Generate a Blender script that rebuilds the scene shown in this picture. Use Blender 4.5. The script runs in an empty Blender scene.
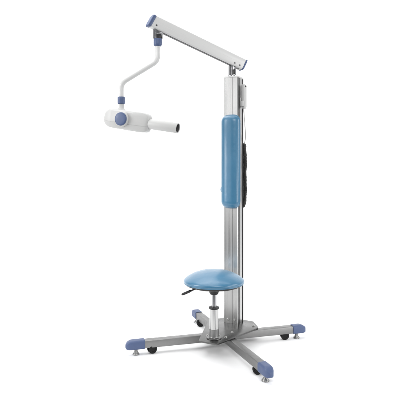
import bpy, bmesh, math, random
from mathutils import Vector, Matrix
random.seed(7)
PI = math.pi
sc = bpy.context.scene
C = sc.collection

# ------------------------------------------------------------------ materials
def mat(name, col, rough=0.5, metal=0.0, coat=0.0, coat_rough=0.1, bump=0.0, bscale=400.0,
        stretch=(1, 1, 1), rvar=0.0, rscale=20.0, cvar=0.0, cscale=8.0, spec=0.5, pucker=0.0, pscale=9.0):
    m = bpy.data.materials.new(name); m.use_nodes = True
    nt = m.node_tree; N = nt.nodes; L = nt.links
    b = N['Principled BSDF']
    b.inputs['Base Color'].default_value = (*col, 1)
    b.inputs['Roughness'].default_value = rough
    b.inputs['Metallic'].default_value = metal
    b.inputs['Coat Weight'].default_value = coat
    b.inputs['Coat Roughness'].default_value = coat_rough
    b.inputs['Specular IOR Level'].default_value = spec
    tc = N.new('ShaderNodeTexCoord'); mp = N.new('ShaderNodeMapping')
    L.new(tc.outputs['Object'], mp.inputs['Vector'])
    mp.inputs['Scale'].default_value = stretch
    def noise(scale, detail=3):
        n = N.new('ShaderNodeTexNoise'); n.inputs['Scale'].default_value = scale
        n.inputs['Detail'].default_value = detail
        L.new(mp.outputs['Vector'], n.inputs['Vector']); return n
    if bump:
        n = noise(bscale); bp = N.new('ShaderNodeBump')
        bp.inputs['Strength'].default_value = bump; bp.inputs['Distance'].default_value = 0.001
        L.new(n.outputs['Fac'], bp.inputs['Height']); L.new(bp.outputs['Normal'], b.inputs['Normal'])
        if pucker:
            n2 = noise(pscale, 2); b2 = N.new('ShaderNodeBump')
            b2.inputs['Strength'].default_value = pucker; b2.inputs['Distance'].default_value = 0.01
            L.new(n2.outputs['Fac'], b2.inputs['Height']); L.new(b2.outputs['Normal'], bp.inputs['Normal'])
    if rvar:
        n = noise(rscale); r = N.new('ShaderNodeMapRange')
        r.inputs['From Min'].default_value = 0.3; r.inputs['From Max'].default_value = 0.7
        r.inputs['To Min'].default_value = max(0.02, rough - rvar); r.inputs['To Max'].default_value = min(1, rough + rvar)
        L.new(n.outputs['Fac'], r.inputs['Value']); L.new(r.outputs['Result'], b.inputs['Roughness'])
    if cvar:
        n = noise(cscale, 5); mx = N.new('ShaderNodeMix'); mx.data_type = 'RGBA'
        r = N.new('ShaderNodeMapRange'); r.inputs['From Min'].default_value = 0.3; r.inputs['From Max'].default_value = 0.7
        L.new(n.outputs['Fac'], r.inputs['Value']); L.new(r.outputs['Result'], mx.inputs['Factor'])
        mx.inputs['A'].default_value = (*[c * (1 - cvar) for c in col], 1)
        mx.inputs['B'].default_value = (*[min(1, c * (1 + cvar)) for c in col], 1)
        L.new(mx.outputs['Result'], b.inputs['Base Color'])
    return m

M = {}
M['paper'] = mat('white_paper', (0.92, 0.92, 0.92), 0.9, spec=0.1)
M['studio'] = mat('grey_studio_floor', (0.10, 0.10, 0.105), 0.75, cvar=0.15, cscale=3)
M['white'] = mat('white_enamel', (0.54, 0.54, 0.533), 0.38, coat=0.25, coat_rough=0.15, bump=0.10, bscale=260, rvar=0.06, rscale=14)
M['head_white'] = mat('white_moulded_plastic', (0.475, 0.475, 0.468), 0.45, bump=0.12, bscale=500, rvar=0.07, rscale=18)
M['blue_plastic'] = mat('periwinkle_plastic', (0.058, 0.088, 0.185), 0.45, bump=0.2, bscale=600, rvar=0.08, rscale=25)
M['vinyl'] = mat('sky_blue_vinyl', (0.042, 0.160, 0.275), 0.36, coat=0.5, coat_rough=0.22, bump=0.35, bscale=420, pucker=0.35, pscale=14, rvar=0.06, rscale=9, cvar=0.05, cscale=6)
M['alu'] = mat('brushed_aluminium', (0.46, 0.46, 0.455), 0.30, metal=1.0, bump=0.12, bscale=350, stretch=(1, 1, 0.02), rvar=0.07, rscale=60)
M['steel'] = mat('satin_steel_tube', (0.24, 0.24, 0.238), 0.42, metal=1.0, bump=0.12, bscale=300, rvar=0.08, rscale=30)
M['plate'] = mat('polished_steel_plate', (0.13, 0.13, 0.128), 0.30, metal=1.0, rvar=0.06, rscale=12, bump=0.05, bscale=60)
M['chrome'] = mat('chrome', (0.36, 0.36, 0.37), 0.22, metal=1.0)
M['zinc'] = mat('zinc_bolt', (0.5, 0.5, 0.49), 0.3, metal=1.0)
M['sleeve'] = mat('silver_lacquer', (0.52, 0.52, 0.515), 0.26, metal=0.92)
M['black'] = mat('black_plastic', (0.012, 0.012, 0.013), 0.45, bump=0.15, bscale=500)
M['rubber'] = mat('black_rubber', (0.008, 0.008, 0.008), 0.6, spec=0.25)
M['cast'] = mat('dull_cast_zinc', (0.26, 0.26, 0.255), 0.42, metal=1.0, bump=0.15, bscale=300)
M['coil'] = mat('coil_cord_pvc', (0.024, 0.023, 0.021), 0.5, bump=0.1, bscale=300)
M['slot'] = mat('slot_shade_dark', (0.045, 0.045, 0.047), 0.5)  # dark colour standing in for the shade inside the column slots
M['cord_white'] = mat('pale_cord', (0.62, 0.62, 0.60), 0.5)
M['dark'] = mat('dark_bore', (0.09, 0.09, 0.092), 0.6)
M['trim'] = mat('dark_grey_trim', (0.06, 0.06, 0.062), 0.45)

# ------------------------------------------------------------------ helpers
ORG = {}
def mk(name, bm, m, parent=None, smooth=40, mats=None):
    """links a bmesh (world coordinates) as one mesh object with its origin at the middle of its box"""
    bmesh.ops.recalc_face_normals(bm, faces=bm.faces[:])
    xs = [v.co for v in bm.verts]
    c = Vector([(min(p[i] for p in xs) + max(p[i] for p in xs)) / 2 for i in range(3)])
    bmesh.ops.translate(bm, verts=bm.verts[:], vec=-c)
    me = bpy.data.meshes.new(name); bm.to_mesh(me); bm.free()
    o = bpy.data.objects.new(name, me); C.objects.link(o)
    for mm in (mats or [m]): me.materials.append(mm)
    for p in me.polygons: p.use_smooth = True
    if smooth is not None: me.set_sharp_from_angle(angle=math.radians(smooth))
    if parent is not None:
        o.parent = parent; o.location = c - ORG[parent.name]
    else:
        o.location = c
    ORG[o.name] = c
    return o

def thing(name, label, cat, loc):
    o = bpy.data.objects.new(name, None); C.objects.link(o)
    o.empty_display_size = 0.1; o.location = loc
    o['label'] = label; o['category'] = cat
    ORG[o.name] = Vector(loc); return o

def frame(o, x, z):
    """matrix with origin o, local x along x, local z near z"""
    x = Vector(x).normalized(); z = Vector(z); y = z.cross(x).normalized(); z = x.cross(y)
    m = Matrix((x, y, z)).transposed().to_4x4(); m.translation = Vector(o); return m

def box(bm, lo, hi, M4=None, bev=0.0, seg=2, mi=0):
    n = bmesh.new()
    bmesh.ops.create_cube(n, size=1)
    for v in n.verts:
        v.co = Vector([lo[i] + (v.co[i] + 0.5) * (hi[i] - lo[i]) for i in range(3)])
    if bev: bmesh.ops.bevel(n, geom=n.edges[:], offset=bev, segments=seg, profile=0.5, affect='EDGES')
    merge(bm, n, M4, mi)

def merge(bm, n, M4=None, mi=0):
    vm = {}
    for v in n.verts: vm[v] = bm.verts.new(M4 @ v.co if M4 else v.co)
    for f in n.faces:
        g = bm.faces.new([vm[v] for v in f.verts]); g.material_index = mi
    n.free()

def lathe(bm, prof, M4=None, seg=48, mi=0):
    """profile of (r, z) turned round local z"""
    n = bmesh.new(); rings = []
    for r, z in prof:
        if r < 1e-6: rings.append([n.verts.new((0, 0, z))])
        else: rings.append([n.verts.new((r * math.cos(2 * PI * k / seg), r * math.sin(2 * PI * k / seg), z)) for k in range(seg)])
    for a, b in zip(rings, rings[1:]):
        for k in range(seg):
            q = [a[k % len(a)], a[(k + 1) % len(a)], b[(k + 1) % len(b)], b[k % len(b)]]
            u = []
            for v in q:
                if v not in u: u.append(v)
            if len(u) > 2: n.faces.new(u)
    for r in (rings[0], rings[-1]):
        if len(r) > 2: n.faces.new(r)
    merge(bm, n, M4, mi)

def cyl(bm, p0, p1, r, seg=32, bev=0.0, mi=0):
    p0 = Vector(p0); p1 = Vector(p1); d = p1 - p0; h = d.length
    q = d.to_track_quat('Z', 'Y').to_matrix().to_4x4(); q.translation = p0
    b = bev
    pr = [(0, 0), (r - b, 0), (r, b), (r, h - b), (r - b, h), (0, h)] if b else [(0, 0), (r, 0), (r, h), (0, h)]
    lathe(bm, pr, q, seg, mi)

def tube(bm, pts, r, seg=14, cap=True):
    pts = [Vector(p) for p in pts]; n = bmesh.new()
    t0 = (pts[1] - pts[0]).normalized()
    u = t0.orthogonal().normalized(); rings = []
    for i, p in enumerate(pts):
        t = (pts[min(i + 1, len(pts) - 1)] - pts[max(i - 1, 0)]).normalized()
        u = (u - t * u.dot(t)).normalized(); w = t.cross(u)
        rr = r(i / (len(pts) - 1)) if callable(r) else r
        rings.append([n.verts.new(p + rr * (math.cos(2 * PI * k / seg) * u + math.sin(2 * PI * k / seg) * w)) for k in range(seg)])
    for a, b in zip(rings, rings[1:]):
        for k in range(seg): n.faces.new((a[k], a[(k + 1) % seg], b[(k + 1) % seg], b[k]))
    if cap: n.faces.new(rings[0]); n.faces.new(rings[-1])
    merge(bm, n)

def fillet(pts, r, n=10):
    """poly-line with rounded corners"""
    pts = [Vector(p) for p in pts]; out = [pts[0]]
    for a, b, c in zip(pts, pts[1:], pts[2:]):
        d1 = (a - b).normalized(); d2 = (c - b).normalized()
        ang = d1.angle(d2); t = r / math.tan(ang / 2)
        s = b + d1 * t; e = b + d2 * t
        cen = b + (d1 + d2).normalized() * (r / math.sin(ang / 2))
        v1 = s - cen; v2 = e - cen; om = v1.angle(v2)
        for k in range(n + 1):
            f = k / n
            out.append(cen + (math.sin((1 - f) * om) * v1 + math.sin(f * om) * v2) / math.sin(om))
    out.append(pts[-1]); return out

def smooth_path(pts, n=12):
    """Catmull-Rom through the points"""
    p = [Vector(q) for q in pts]; p = [2 * p[0] - p[1]] + p + [2 * p[-1] - p[-2]]; out = []
    for i in range(1, len(p) - 2):
        for k in range(n):
            t = k / n
            out.append(0.5 * ((2 * p[i]) + (p[i + 1] - p[i - 1]) * t + (2 * p[i - 1] - 5 * p[i] + 4 * p[i + 1] - p[i + 2]) * t * t
                              + (-p[i - 1] + 3 * p[i] - 3 * p[i + 1] + p[i + 2]) * t ** 3))
    out.append(p[-2]); return out

def rrect(w, h, r, n=5, cy=0.0, cz=0.0):
    """rounded rectangle, w wide and h high, as (y, z) points"""
    r = min(r, w / 2 - 1e-5, h / 2 - 1e-5); out = []
    for sx, sz, a0 in ((1, 1, 0), (-1, 1, PI / 2), (-1, -1, PI), (1, -1, 1.5 * PI)):
        for k in range(n + 1):
            a = a0 + k / n * PI / 2
            out.append((cy + sx * (w / 2 - r) + r * math.cos(a), cz + sz * (h / 2 - r) + r * math.sin(a)))
    return out

def loft(bm, secs, M4=None, mi=0):
    """secs: list of (x, [(y, z)...]); closed ends"""
    n = bmesh.new()
    R = [[n.verts.new((x if not callable(x) else x(y, z), y, z)) for y, z in s] for x, s in secs]
    for a, b in zip(R, R[1:]):
        k = len(a)
        for i in range(k): n.faces.new((a[i], a[(i + 1) % k], b[(i + 1) % k], b[i]))
    n.faces.new(R[0]); n.faces.new(R[-1])
    merge(bm, n, M4, mi)

def prism(bm, poly, z0, z1, M4=None, bev=0.0, mi=0):
    n = bmesh.new()
    a = [n.verts.new((x, y, z0)) for x, y in poly]; f = n.faces.new(a)
    r = bmesh.ops.extrude_face_region(n, geom=[f])
    bmesh.ops.translate(n, verts=[v for v in r['geom'] if isinstance(v, bmesh.types.BMVert)], vec=(0, 0, z1 - z0))
    if bev:
        ed = [e for e in n.edges if abs(e.verts[0].co.z - e.verts[1].co.z) < 1e-6]
        bmesh.ops.bevel(n, geom=ed, offset=bev, segments=2, profile=0.5, affect='EDGES')
    merge(bm, n, M4, mi)

def round_poly(poly, rad, n=6):
    out = []
    k = len(poly)
    for i in range(k):
        a = Vector((*poly[i - 1], 0)); b = Vector((*poly[i], 0)); c = Vector((*poly[(i + 1) % k], 0))
        r = rad[i] if isinstance(rad, (list, tuple)) else rad
        f = fillet([a, b, c], r, n)[1:-1]
        out += [(p.x, p.y) for p in f]
    return out

def bolt(bm, p, d, r=0.008, h=0.006, washer=True, socket=True, mi=0, dk=1):
    """hex-socket bolt head with a washer, standing along d"""
    d = Vector(d).normalized(); p = Vector(p)
    q = d.to_track_quat('Z', 'Y').to_matrix().to_4x4(); q.translation = p
    if washer: lathe(bm, [(0, 0), (r * 1.5, 0), (r * 1.5, 0.0016), (0, 0.0016)], q, 24, mi)
    lathe(bm, [(r, 0.0017), (r, h - 0.001), (r - 0.001, h), (r * .55, h)], q, 24, mi)
    lathe(bm, [(r * .55, h - .0003), (0, h - 0.0012)], q, 6, dk)

# ------------------------------------------------------------------ setting
def backdrop():
    bm = bmesh.new(); prof = []
    for y in (-1.05, -0.5, 0.3, 1.2): prof.append((y, 0))
    R = 1.0
    for k in range(1, 17):
        a = k / 16 * PI / 2; prof.append((1.2 + R * math.sin(a), R - R * math.cos(a)))
    prof += [(2.2, 2.0), (2.2, 4.3)]
    xs = [-6.5, -3.4, -1.5, 0, 1.5, 3.4, 6.5]
    rows = [[bm.verts.new((x, y, z)) for x in xs] for y, z in prof]
    for a, b in zip(rows, rows[1:]):
        for i in range(len(xs) - 1): bm.faces.new((a[i], a[i + 1], b[i + 1], b[i]))
    o = mk('backdrop', bm, M['paper'], smooth=60); o['kind'] = 'structure'
    bm = bmesh.new()
    v = [bm.verts.new(p) for p in ((-12, -12, -0.004), (12, -12, -0.004), (12, 12, -0.004), (-12, 12, -0.004))]
    bm.faces.new(v)
    o = mk('floor', bm, M['studio'], smooth=None); o['kind'] = 'structure'
backdrop()

# ------------------------------------------------------------------ the x-ray stand
P = Vector((0.148, -0.012, 0))                    # middle of the base
A26 = math.radians(26)
FW = Vector((-math.sin(A26), -math.cos(A26), 0))  # the way the column faces
RT = Vector((math.cos(A26), -math.sin(A26), 0))   # its right hand side seen from the front
UP = Vector((0, 0, 1))
stand = thing('dental_xray_stand', 'tall silver and white dental x-ray stand with blue stool, backrest and four-legged base', 'x-ray stand', P)

def pl(f, r, z): return P + FW * f + RT * r + UP * z

# base plate
ZP0, ZP1 = 0.0835, 0.093
MP = frame(P, RT, UP)                              # local x = RT, y = -FW, z = up
poly = [(-.06, -.236), (.06, -.236), (.176, .150), (.10, .262), (-.10, .262), (-.176, .150)]
poly = round_poly(poly, [.014, .014, .05, .03, .03, .05])
bm = bmesh.new(); prism(bm, poly, ZP0, ZP1, MP, bev=0.0015)
plate = mk('base_plate', bm, M['plate'], stand)
for f, r in ((.115, .062), (.128, -.052), (.01, .06), (.01, -.08), (-.165, .135), (-.165, -.135)):
    bm = bmesh.new(); bolt(bm, pl(f, r, ZP1), UP, 0.0062, 0.007)
    mk('bolt', bm, M['zinc'], plate, mats=[M['zinc'], M['black']])

# legs
BZ0, BZ1, BW = 0.038, 0.083, 0.0225
def leg(foot, cap_in, cast, roll):
    d = Vector((foot[0], foot[1], 0)) - P; Lf = d.length; d.normalize()
    M4 = frame(P, d, UP)
    bm = bmesh.new()
    box(bm, (0.0245, -BW, BZ0), (Lf - 0.0, BW, BZ1), M4, bev=0.0035, seg=3)
    lg = mk('leg', bm, M['steel'], stand)
    # moulded end cap
    bm = bmesh.new(); secs = []
    x0, x1 = Lf - cap_in, Lf + 0.063
    W, z0, z1 = 0.0265, 0.034, 0.0875
    Lc = x1 - x0
    for k in range(25):
        t = k / 24; t = t if k < 5 else 1 - (1 - t) ** 1.5
        x = x0 + Lc * t
        e = max(0.0, (x - (x1 - 0.05)) / 0.05)              # rounds off over the last 5 cm
        e = min(e, 0.9995)
        wk = (1 - e ** 2.6) ** (1 / 2.6)
        tk = (1 - e ** 2.2) ** (1 / 2.2)
        bk = (1 - e ** 4) ** (1 / 4)
        zm = z0 + 0.019
        zt = zm + (z1 - zm) * tk; zb = zm - (zm - z0) * bk
        s = 1.0
        if k == 0: s = 0.965
        secs.append((x, rrect(2 * W * max(wk, .03) * s, max((zt - zb) * s, .001), 0.011 * max(wk, .05), 4, 0, (zt + zb) / 2)))
    loft(bm, secs, M4)
    mk('end_cap', bm, M['blue_plastic'], lg, smooth=50)
    # levelling foot
    bm = bmesh.new(); T = M4 @ Matrix.Translation((Lf, 0, 0))
    lathe(bm, [(0, 0), (.019, 0), (.0205, .002), (.0203, .005), (.017, .009), (.011, .017), (.0095, .022), (.0095, .027), (.0075, .0275), (.0075, .040), (0, .040)], T, 32)
    mk('levelling_foot', bm, M['cast'], lg)
    # caster: twin wheel with hood and stem
    xc = Lf - cast; rw = 0.0265
    cm = M4 @ Matrix.Translation((xc, 0, 0)) @ Matrix.Rotation(roll, 4, 'Z')
    bm = bmesh.new()
    for sd in (-1, 1):
        a = sd * 0.0035; b = sd * 0.018
        q = cm @ Matrix.Translation((0.006, 0, rw + .0005)) @ Matrix.Rotation(-PI / 2, 4, 'X')
        lathe(bm, [(0, a), (rw - .003, a), (rw, a + sd * .003), (rw, b - sd * .004), (rw - .004, b), (rw * .55, b), (rw * .5, b - sd * .002), (0, b - sd * .002)], q, 32)
    n = bmesh.new()
    box(bm, (-.016, -.003, .02), (.012, .003, .050), cm, bev=.001)
    lathe(bm, [(0, .03), (.008, .03), (.011, .034), (.011, .0375), (0, .0375)], cm, 20)
    n.free()
    mk('caster', bm, M['rubber'], lg)
    return lg
leg((-0.378, -0.164), 0.050, 0.102, math.radians(20))
leg((0.625, 0.126), 0.032, 0.090, math.radians(-10))
leg((-0.021, 0.456), 0.040, 0.095, math.radians(60))
leg((0.338, -0.535), 0.040, 0.098, math.radians(35))

# column: extruded profile with grooves
CC = Vector((0.2225, 0.1775, 0)); CW, CD = 0.0985, 0.102
MC = frame(CC, RT, UP)                              # local x = RT, y = backwards
def column_profile():
    w, d = CW / 2, CD / 2
    pts = []
    fr = [-.040, -.026, .012, .030]                 # shallow grooves across the front
    pts.append((-w, -d + .004)); pts.append((-w + .004, -d))
    for g, dp, hw in zip(fr, (.003, .0016, .003, .0016), (.0026, .0014, .0026, .0014)):
        pts += [(g - hw, -d), (g - hw * .6, -d + dp), (g + hw * .6, -d + dp), (g + hw, -d)]
    pts += [(w - .004, -d), (w, -d + .004)]
    sl = [(-d + .009, -d + .032), (-d + .073, -d + .095)]
    for a, b in sl:
        pts += [(w, a), (w - .012, a), (w - .012, b), (w, b)]
    pts += [(w, d - .003), (w - .003, d), (-w + .003, d), (-w, d - .003)]
    for a, b in reversed(sl):
        pts += [(-w, b), (-w + .012, b), (-w + .012, a), (-w, a)]
    return pts
CT = 1.690
bm = bmesh.new(); prism(bm, column_profile(), ZP1 + .0002, CT, MC)
column = mk('column', bm, M['alu'], stand, smooth=20)
bm = bmesh.new()
prism(bm, round_poly([(-CW/2-.001, -CD/2-.001), (CW/2+.001, -CD/2-.001), (CW/2+.001, CD/2+.001), (-CW/2-.001, CD/2+.001)], .006), CT + .0002, CT + .011, MC, bev=.002)
mk('column_cap', bm, M['white'], column)
for sx in (1, -1):
    for a, b in ((-.0418, -.0192), (.0222, .0438)):
        bm = bmesh.new(); x = sx * (CW / 2 - .006)
        box(bm, (min(x, x - sx * .005), a, ZP1 + .003), (max(x, x - sx * .005), b, CT - .002), MC)
        mk('slot_shade_strip', bm, M['slot'], column)  # strip added so the groove looks shaded under any light
# foot bolts of the column
for r in (-.021, .024):
    bm = bmesh.new(); bolt(bm, MC @ Vector((r, -CD / 2, .1165)), FW, 0.007, 0.006)
    mk('bolt', bm, M['zinc'], column, mats=[M['zinc'], M['black']])

# backrest cushion
def cushion(w, h, t, cx, cy, cz):
    """upright cushion: flat back, domed front, rounded ends; local x across, y back"""
    n = bmesh.new(); NZ, NX = 60, 28; rows = []
    R = 0.045
    for i in range(NZ + 1):
        a = i / NZ; z = -h / 2 * math.cos(PI * a) if False else -h / 2 + h * (0.5 - 0.5 * math.cos(PI * a))
        dz = min(z + h / 2, h / 2 - z)
        e = max(0, 1 - dz / R); hw = w / 2 - 0.040 * (1 - math.sqrt(max(0, 1 - e ** 2)))
        ee = max(0, 1 - dz / 0.040); th = t * (0.30 + 0.70 * math.sqrt(max(0, 1 - ee ** 2)))
        row = []
        for j in range(NX + 1):
            b = -1 + 2 * j / NX; s = math.sin(b * PI / 2)
            prof = (1 - abs(s) ** 2.3) ** (1 / 2.0)
            row.append(n.verts.new((hw * s, -th * (0.16 + 0.84 * prof), z)))
        rows.append(row)
    for a, b in zip(rows, rows[1:]):
        for j in range(NX): n.faces.new((a[j], a[j + 1], b[j + 1], b[j]))
    edge = [r[0] for r in rows] + rows[-1][1:-1] + [r[-1] for r in reversed(rows)] + list(reversed(rows[0][1:-1]))
    bk = [n.verts.new((v.co.x * .985, 0.0, v.co.z * .995)) for v in edge]
    k = len(edge)
    for i in range(k): n.faces.new((edge[i], edge[(i + 1) % k], bk[(i + 1) % k], bk[i]))
    n.faces.new(bk)
    path = [v.co + Vector((0, 0, 0)) for v in edge]; path = path[::2] + [path[0]]
    tube(n, path, .0026, 8, cap=False)
    bmesh.ops.translate(n, verts=n.verts[:], vec=(cx, cy, cz))
    return n
BR_Z0, BR_Z1 = 0.845, 1.445
bm = bmesh.new()
merge(bm, cushion(.128, BR_Z1 - BR_Z0, .050, 0.007, -CD / 2 - .0085, (BR_Z0 + BR_Z1) / 2), MC)
back = mk('backrest', bm, M['vinyl'], stand, smooth=70)
bm = bmesh.new()
prism(bm, round_poly([(-.055, -.285), (.064, -.285), (.064, .285), (-.055, .285)], .03), CD / 2 + .0003, CD / 2 + .0083,
      MC @ Matrix.Translation((0, 0, (BR_Z0 + BR_Z1) / 2)) @ Matrix.Rotation(PI / 2, 4, 'X'))
mk('backing_board', bm, M['trim'], back)
# knob that clamps the backrest, on its left
bm = bmesh.new()
k0 = MC @ Vector((-CW / 2 - .0005, -CD / 2 + .020, .962)); k1 = MC @ Vector((-CW / 2 - .025, -CD / 2 + .020, .962))
cyl(bm, k0, k1, .023, 32, .004)
mk('clamp_knob', bm, M['vinyl'], back)

# ---- stool on the front of the plate
SP = Vector((0.083, -0.151, 0))
def at(z): return Matrix.Translation(SP + UP * z)
bm = bmesh.new()
# flange, socket and sleeve
lathe(bm, [(0, 0), (.044, 0), (.045, .001), (.045, .006), (.044, .007), (.031, .0075), (.0295, .010), (.0285, .014), (.0285, .055), (.0275, .056), (0, .056)], at(ZP1 + .0003), 48)
stool = mk('stool', bm, M['steel'], stand, smooth=35)
bm = bmesh.new(); lathe(bm, [(0, 0), (.0268, 0), (.0268, .117), (.0258, .118), (0, .118)], at(ZP1 + .0565), 48)
mk('sleeve', bm, M['sleeve'], stool, smooth=35)
bm = bmesh.new(); lathe(bm, [(.016, 0), (.0285, 0), (.0305, .002), (.0305, .009), (.028, .012), (.016, .012)], at(ZP1 + .1746), 40)
mk('collar', bm, M['black'], stool)
bm = bmesh.new(); lathe(bm, [(0, 0), (.0145, 0), (.0145, .125), (0, .125)], at(ZP1 + .175), 32)
mk('gas_spring', bm, M['chrome'], stool)
for a in (0.6, 2.2, 3.8, 5.4):
    bm = bmesh.new(); bolt(bm, SP + Vector((.0375 * math.cos(a), .0375 * math.sin(a), ZP1 + .0073)), UP, .0045, .005, washer=False)
    mk('bolt', bm, M['zinc'], stool, mats=[M['zinc'], M['black']])
SE = SP
RS = 0.179
bm = bmesh.new()
prof = [(0, .4180), (RS - .030, .4180), (RS - .016, .4184)]
for k in range(13):
    a = -PI / 2 + k / 12 * PI * .76
    prof.append((RS - .0145 + .0145 * math.cos(a), .4328 + .0145 * math.sin(a)))
r1, z1 = prof[-1]
for k in range(1, 34):
    t = k / 33
    prof.append((r1 * (1 - t) if t < 1 else 0, z1 + (.4985 - z1) * (1 - (1 - t) ** 2.25) ** 0.92))
lathe(bm, prof, Matrix.Translation(SE), 96)
# welt round the lower edge
wp = [SE + Vector(((RS - .0035) * math.cos(2 * PI * k / 96), (RS - .0035) * math.sin(2 * PI * k / 96), .4228)) for k in range(97)]
tube(bm, wp, .0030, 8, cap=False)
seat = mk('seat', bm, M['vinyl'], stool, smooth=60)
bm = bmesh.new()
lathe(bm, [(0, .4025), (RS - .036, .4025), (RS - .013, .411), (RS - .008, .4178), (0, .4178)], Matrix.Translation(SE), 96)
lathe(bm, [(0, .353), (.022, .353), (.026, .357), (.030, .372), (.046, .390), (.074, .4022), (0, .4022)], Matrix.Translation(SP), 48)
mk('seat_pan', bm, M['black'], stool)
bm = bmesh.new()
lev = smooth_path([SP + Vector((-.03, -.01, .398)), SP + Vector((-.08, -.04, .3985)), SP + Vector((-.115, -.06, .396)), SP + Vector((-.145, -.075, .387))], 6)
tube(bm, lev, .0045, 12)
tube(bm, [SP + Vector((-.132, -.0685, .3915)), SP + Vector((-.143, -.074, .388)), SP + Vector((-.180, -.093, .377)), SP + Vector((-.188, -.097, .3745))], lambda t: .0075 if .1 < t < .9 else .0055, 14)
mk('height_lever', bm, M['black'], stool)

# ---- pivot on the column and the spring arm
AD = Vector((-0.85, -0.53, 0)).normalized()           # horizontal run of the arm
SL = math.atan(0.2755 * 0.998)
PV = Vector((0.212, 0.160, 0))
AX = (AD * math.cos(SL) + UP * math.sin(SL)).normalized()
AXC = PV + UP * (1.783 + .2755 * .099)                # arm axis above the pivot
MA = frame(AXC, AX, UP)                               # local x outward and up, y sideways, z across the arm
NEAR = 1 if (MA.to_3x3() @ Vector((0, 1, 0))).y < 0 else -1

def hinge_block(name, cen, z0, z1, hw, parent, pin_z, win):
    """chrome block whose face shows a black damper"""
    Mh = frame(cen, AD, UP)
    bm = bmesh.new()
    box(bm, (-hw, -.016, z0), (-hw + .009, .016, z1), Mh, bev=.0015)
    box(bm, (hw - .009, -.016, z0), (hw, .016, z1), Mh, bev=.0015)
    box(bm, (-hw + .0091, -.014, z0 + .0), (hw - .0091, .014, win[0]), Mh, bev=.001)
    box(bm, (-hw + .0091, -.010, win[1]), (hw - .0091, .010, z1), Mh, bev=.001)
    o = mk(name, bm, M['chrome'], parent)
    bm = bmesh.new()
    box(bm, (-hw + .0094, -.012, win[0] + .0002), (hw - .0094, .012, win[1] - .0002), Mh, bev=.001)
    mk('damper', bm, M['black'], o)
    return o
pz = CT + .0112
bm = bmesh.new(); lathe(bm, [(0, 0), (.030, 0), (.031, .001), (.031, .005), (.030, .006), (0, .006)], Matrix.Translation(PV + UP * pz), 40)
piv = hinge_block('arm_pivot', PV, pz + .0062, 1.775, .021, stand, 1.77, (1.716, 1.748))
mk('pivot_disc', bm, M['chrome'], piv)

def arm_section(s=1.0):
    """rounded tube with a shallow step along both flanks, (y, z)"""
    w, h = .044 * s, .0755 * s
    half = [(0, h/2), (w*.36, h/2), (w*.45, h*.47), (w*.5, h*.40), (w*.5, h*.02), (w*.5, -h*.02), (w*.53, -h*.04), (w*.53, -h*.32), (w*.52, -h*.39), (w*.46, -h*.46), (w*.36, -h/2)]
    full = [(y, z) for y, z in half] + [(-y, z) for y, z in reversed(half[1:])]
    return full
def cap_section(s, inset=0.0):
    return rrect(.0495 * s - 2 * inset, .0795 * s - 2 * inset, .011 * s, 4)
S0, S1 = -.096, .604
def shear(x): return lambda y, z: x + z * -0.24
ca = 1 / math.cos(SL)
bm = bmesh.new()
xs0, xs1 = S0 * ca + .016, S1 * ca - .022
loft(bm, [(shear(xs0), arm_section()), (shear(xs0 + .002), arm_section()), (shear(xs1 - .002), arm_section()), (shear(xs1), arm_section())], MA)
arm = mk('spring_arm', bm, M['white'], stand, smooth=30)
for xe, dr, ln in ((xs1, 1, .021), (xs0, -1, .014)):
    bm = bmesh.new(); secs = [(shear(xe + dr * .0002), cap_section(.97)), (shear(xe + dr * .0012), cap_section(1.0))]
    for k in range(7):
        a = k / 6 * PI / 2; rr = .005
        secs.append((shear(xe + dr * (ln - rr + rr * math.sin(a))), cap_section(1.0, rr * (1 - math.cos(a)))))
    loft(bm, secs, MA)
    mk('end_cap', bm, M['blue_plastic'], arm, smooth=50)
# dark strip along the underside, and screws
bm = bmesh.new(); box(bm, (xs0 + .02, -.008, -.0400), (xs1 - .02, .008, -.0380), MA)
mk('underside_strip', bm, M['trim'], arm)
for x, z in ((.562, -.019), (-.008, -.021), (-.048, -.020)):
    bm = bmesh.new()
    yv = NEAR * (.044 * .53)
    bolt(bm, MA @ Vector((x * ca, yv, z)), MA.to_3x3() @ Vector((0, NEAR, 0)), .0052, .003, washer=False)
    mk('screw', bm, M['trim'], arm, mats=[M['trim'], M['black']])

# front hinge with its blue collar
HV = PV + AD * .5475 / (AD.length) ; HV.z = 0
hz = hinge_block('arm_hinge', HV, 1.8735, 1.944, .027, stand, 1.93, (1.8765, 1.902))
bm = bmesh.new()
lathe(bm, [(0, 1.829), (.0155, 1.829), (.021, 1.831), (.0245, 1.837), (.0248, 1.845), (.0248, 1.871), (.0240, 1.8733), (0, 1.8733)], Matrix.Translation(HV), 40)
mk('collar', bm, M['blue_plastic'], hz)

# bent drop tube
TZ = [1.8285, 1.741, 1.610, 1.430]
tx = -0.471
t2 = Vector((tx, HV.y + .004, 0))
path = fillet([HV + UP * TZ[0], HV + UP * TZ[1], t2 + UP * TZ[2], t2 + UP * TZ[3]], .058, 14)
bm = bmesh.new(); tube(bm, path, .0150, 28)
drop = mk('drop_tube', bm, M['white'], stand)
bm = bmesh.new()
lathe(bm, [(.0152, 1.484), (.0185, 1.484), (.0215, 1.487), (.0222, 1.500), (.0218, 1.510), (.0222, 1.512), (.0222, 1.523), (.020, 1.527), (.0152, 1.527)], Matrix.Translation(t2), 40)
mk('collar', bm, M['blue_plastic'], drop)

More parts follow.
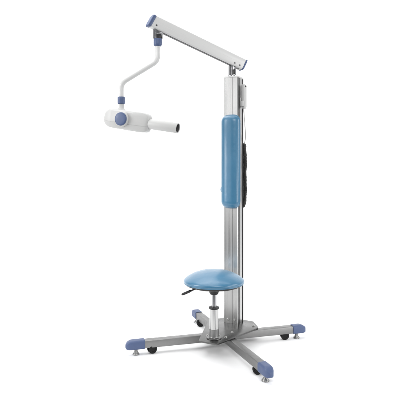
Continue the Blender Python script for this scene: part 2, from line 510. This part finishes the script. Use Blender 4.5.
# ---- tube head
HA = Vector((.915, -.366, -.168)).normalized()
HO = t2 + UP * 1.392
MH = frame(HO, HA, UP)                                # local x along the beam
HN = 1 if (MH.to_3x3() @ Vector((0, 1, 0))).y < 0 else -1   # +1 when local +y faces the camera
def head_section(w, h, cz, low):
    """flat sides, softly bevelled top, lower shell narrower below a seam"""
    a = w / 2; t = cz + h / 2; b = cz - h / 2
    sz = b + h * low
    half = [(0, t), (a * .55, t), (a * .80, t - h * .035), (a * .95, t - h * .12), (a, t - h * .24), (a, cz), (a, sz + .004), (a * .985, sz + .0015), (a * .955, sz + .0012), (a * .955, sz - .0012), (a * .975, sz - .0015), (a * .94, sz - h * .07), (a * .80, b + h * .06), (a * .62, b + h * .005), (0, b)]
    return half + [(-y, z) for y, z in reversed(half[1:-1])]
st = [(-.109, .030, .036, -.004), (-.1085, .038, .044, -.004), (-.105, .052, .055, -.003), (-.096, .070, .073, -.001), (-.082, .090, .093, .000), (-.064, .106, .108, .001),
      (-.046, .112, .115, .001), (-.040, .1125, .1155, .001), (.098, .112, .116, 0), (.102, .1115, .1155, 0), (.140, .094, .116, .001), (.165, .083, .113, .001), (.180, .074, .104, .000), (.189, .066, .092, -.001), (.194, .056, .076, -.001), (.1958, .044, .058, -.001)]
bm = bmesh.new()
loft(bm, [(x, head_section(w, h, cz, .30)) for x, w, h, cz in st], MH)
head = mk('tube_head', bm, M['head_white'], stand, smooth=28)
bm = bmesh.new()
q = HA.to_track_quat('Z', 'Y').to_matrix().to_4x4(); q.translation = HO + HA * .1950
lathe(bm, [(.0296, 0), (.0303, .003), (.0296, .181), (.0289, .1825), (.0252, .1825), (.0245, .1815), (.0245, .02), (0, .02)], q, 48)
cone = mk('beam_cone', bm, M['head_white'], head, smooth=40)
bm = bmesh.new(); lathe(bm, [(.0243, .022), (.0243, .1795), (.0236, .1795), (.0236, .0225), (0, .0225)], q, 48)
mk('cone_lining', bm, M['dark'], cone)
# stem flare under the drop tube
bm = bmesh.new()
lathe(bm, [(0, 1.438), (.042, 1.438), (.031, 1.447), (.020, 1.455), (.0165, 1.463), (.0160, 1.483), (0, 1.483)], Matrix.Translation(t2), 40)
mk('stem', bm, M['head_white'], head, smooth=60)
# side knob: white ring and blue disc
side = (MH.to_3x3() @ Vector((0, HN, 0))).normalized()
kc = MH @ Vector((.042, HN * .0562, .002))
bm = bmesh.new(); q = side.to_track_quat('Z', 'Y').to_matrix().to_4x4(); q.translation = kc
lathe(bm, [(0, -.004), (.043, -.004), (.043, .001), (.0425, .016), (.0410, .0185), (.0395, .0195), (0, .0195)], q, 56)
kn = mk('tilt_knob', bm, M['head_white'], head, smooth=40)
bm = bmesh.new()
lathe(bm, [(0, .0197), (.0392, .0197), (.0392, .0215), (.0375, .0245), (.031, .0262), (.015, .0268), (0, .0268)], q, 56)
mk('knob_cover', bm, M['blue_plastic'], kn, smooth=50)

# ---- holder on the column for the hand switch
HS = Vector((CW / 2, .006, 1.570))                    # on the right flank (column axes)
bm = bmesh.new()
MS = MC @ Matrix.Translation(HS)                      # x outwards, y back, z up
box(bm, (.0005, -.024, -.062), (.0065, .024, -.008), MS, bev=.002)
box(bm, (.0066, -.026, -.066), (.030, -.0215, -.030), MS, bev=.0018)
box(bm, (.0066, .0215, -.066), (.030, .026, -.030), MS, bev=.0018)
mk('switch_holder', bm, M['white'], column)

# ------------------------------------------------------------------ hand switch hanging in its holder
sw = thing('hand_switch', 'white exposure hand switch with black coiled cord hanging beside the column', 'hand switch', MS @ Vector((.018, 0, -.08)))
bm = bmesh.new(); secs = []
for z, w, t in ((-.079, .026, .016), (-.0785, .031, .020), (-.074, .036, .023), (-.03, .0405, .0255), (.03, .041, .026), (.070, .040, .025), (.0765, .036, .022), (.079, .029, .016)):
    secs.append((z, [(a, b) for a, b in rrect(w, t, .008, 4)]))
loft(bm, secs, MS @ Matrix.Translation((.0205, 0, .0)) @ Matrix(((0, 0, 1, 0), (0, 1, 0, 0), (1, 0, 0, 0), (0, 0, 0, 1))))
body = mk('switch_body', bm, M['head_white'], sw, smooth=40)
bm = bmesh.new(); cyl(bm, MS @ Vector((.030, -.004, .066)), MS @ Vector((.0372, -.004, .066)), .0058, 24, .001)
mk('button', bm, M['black'], sw)
c0 = MS @ Vector((.0205, 0, -.080))
cp = smooth_path([c0 + UP * .006, c0 - UP * .02, c0 + Vector((.007, .010, -.10)), c0 + Vector((.014, .03, -.17)), c0 + Vector((.012, .05, -.205)), c0 + Vector((.006, .055, -.222))], 8)
bm = bmesh.new(); tube(bm, cp, .0034, 10)
mk('cord', bm, M['cord_white'], sw)
# coiled cord: two lengths side by side, doubled back at the bottom
k0 = c0 + Vector((.006, .055, -.222))
ax = [k0, k0 + Vector((.004, 0, -.06)), k0 + Vector((.008, .0, -.13)), k0 + Vector((.004, .0, -.20)), k0 + Vector((.007, .0, -.28)), k0 + Vector((.005, .0, -.36)), k0 + Vector((-.004, .002, -.425))]
def coil(axis, rad, turns, wire, ph=0):
    c = smooth_path(axis, 40); n = turns * 14; pts = []; rn = random.Random(int(ph * 10) + 2)
    var = [rn.uniform(.94, 1.05) for _ in range(turns + 2)]; pit = [rn.uniform(-.0004, .0004) for _ in range(turns + 2)]
    for i in range(n + 1):
        f = i / n * (len(c) - 1); j = min(int(f), len(c) - 2); p = c[j].lerp(c[j + 1], f - j)
        a = 2 * PI * i / 14 + ph; e = min(1, i / 20, (n - i) / 20)
        r = rad * e * (1 + .12 * math.sin(i * .031) + .06 * math.sin(i * .11))
        q, fr = divmod(i / 14, 1); q = int(q); r *= var[q] * (1 - fr) + var[q + 1] * fr; dz = pit[q] * (1 - fr) + pit[q + 1] * fr
        pts.append(p + Vector((r * math.cos(a), r * math.sin(a), dz + .0022 * math.sin(a))))
    return pts
bm = bmesh.new()
tube(bm, coil(ax, .0098, 84, .003), .0026, 7)
tube(bm, coil([p + Vector((-.012, .020, 0)) for p in ax], .0098, 80, .003, 1.0), .0030, 7)
mk('coiled_cord', bm, M['coil'], sw)

# ------------------------------------------------------------------ lamps
def area(name, loc, target, sx, sy, power, col=(1, 1, 1)):
    d = bpy.data.lights.new(name, 'AREA'); d.shape = 'RECTANGLE'; d.size = sx; d.size_y = sy
    d.energy = power; d.color = col
    o = bpy.data.objects.new(name, d); C.objects.link(o); o.location = loc
    o.rotation_euler = (Vector(target) - Vector(loc)).to_track_quat('-Z', 'Y').to_euler()
    return o
area('overhead_softbox', (-0.8, 0.2, 3.7), (-0.6, 0.2, 0), 3.4, 2.8, 78)
area('left_key', (-3.3, -1.2, 1.8), (0, 0, 0.5), 1.2, 2.4, 85)
area('column_panel', (-2.6, -2.9, 1.72), (0.2, 0.15, 1.0), 1.6, 2.85, 19)
area('front_softbox', (0.6, -3.9, 3.0), (0.1, -0.2, 0.2), 2.2, 1.4, 72)
area('right_fill', (3.2, -0.4, 1.9), (0, 0, 0.3), 1.2, 2.0, 45)
area('low_right_strip', (2.7, -2.2, 0.55), (0.5, 0.1, 0.05), 1.2, 0.8, 26)
area('backdrop_light', (0, 0.6, 3.9), (0, 2.2, 1.3), 4.5, 0.8, 42)

w = bpy.data.worlds.new('World'); sc.world = w; w.use_nodes = True
bg = w.node_tree.nodes['Background']
bg.inputs['Color'].default_value = (0.95, 0.97, 1.0, 1); bg.inputs['Strength'].default_value = 0.25

# ------------------------------------------------------------------ camera and view
cam = bpy.data.cameras.new('camera'); co = bpy.data.objects.new('camera', cam); C.objects.link(co)
co.location = (0, -3.118, 1.09); co.rotation_euler = (PI / 2, 0, 0)
cam.sensor_width = 36; cam.lens = 45; cam.shift_y = -0.075
cam.clip_start = 0.05; cam.clip_end = 100
sc.camera = co
sc.view_settings.view_transform = 'Standard'; sc.view_settings.look = 'None'
sc.view_settings.exposure = 0; sc.view_settings.gamma = 1
sc.cycles.max_bounces = 10
sc.cycles.use_denoising = True
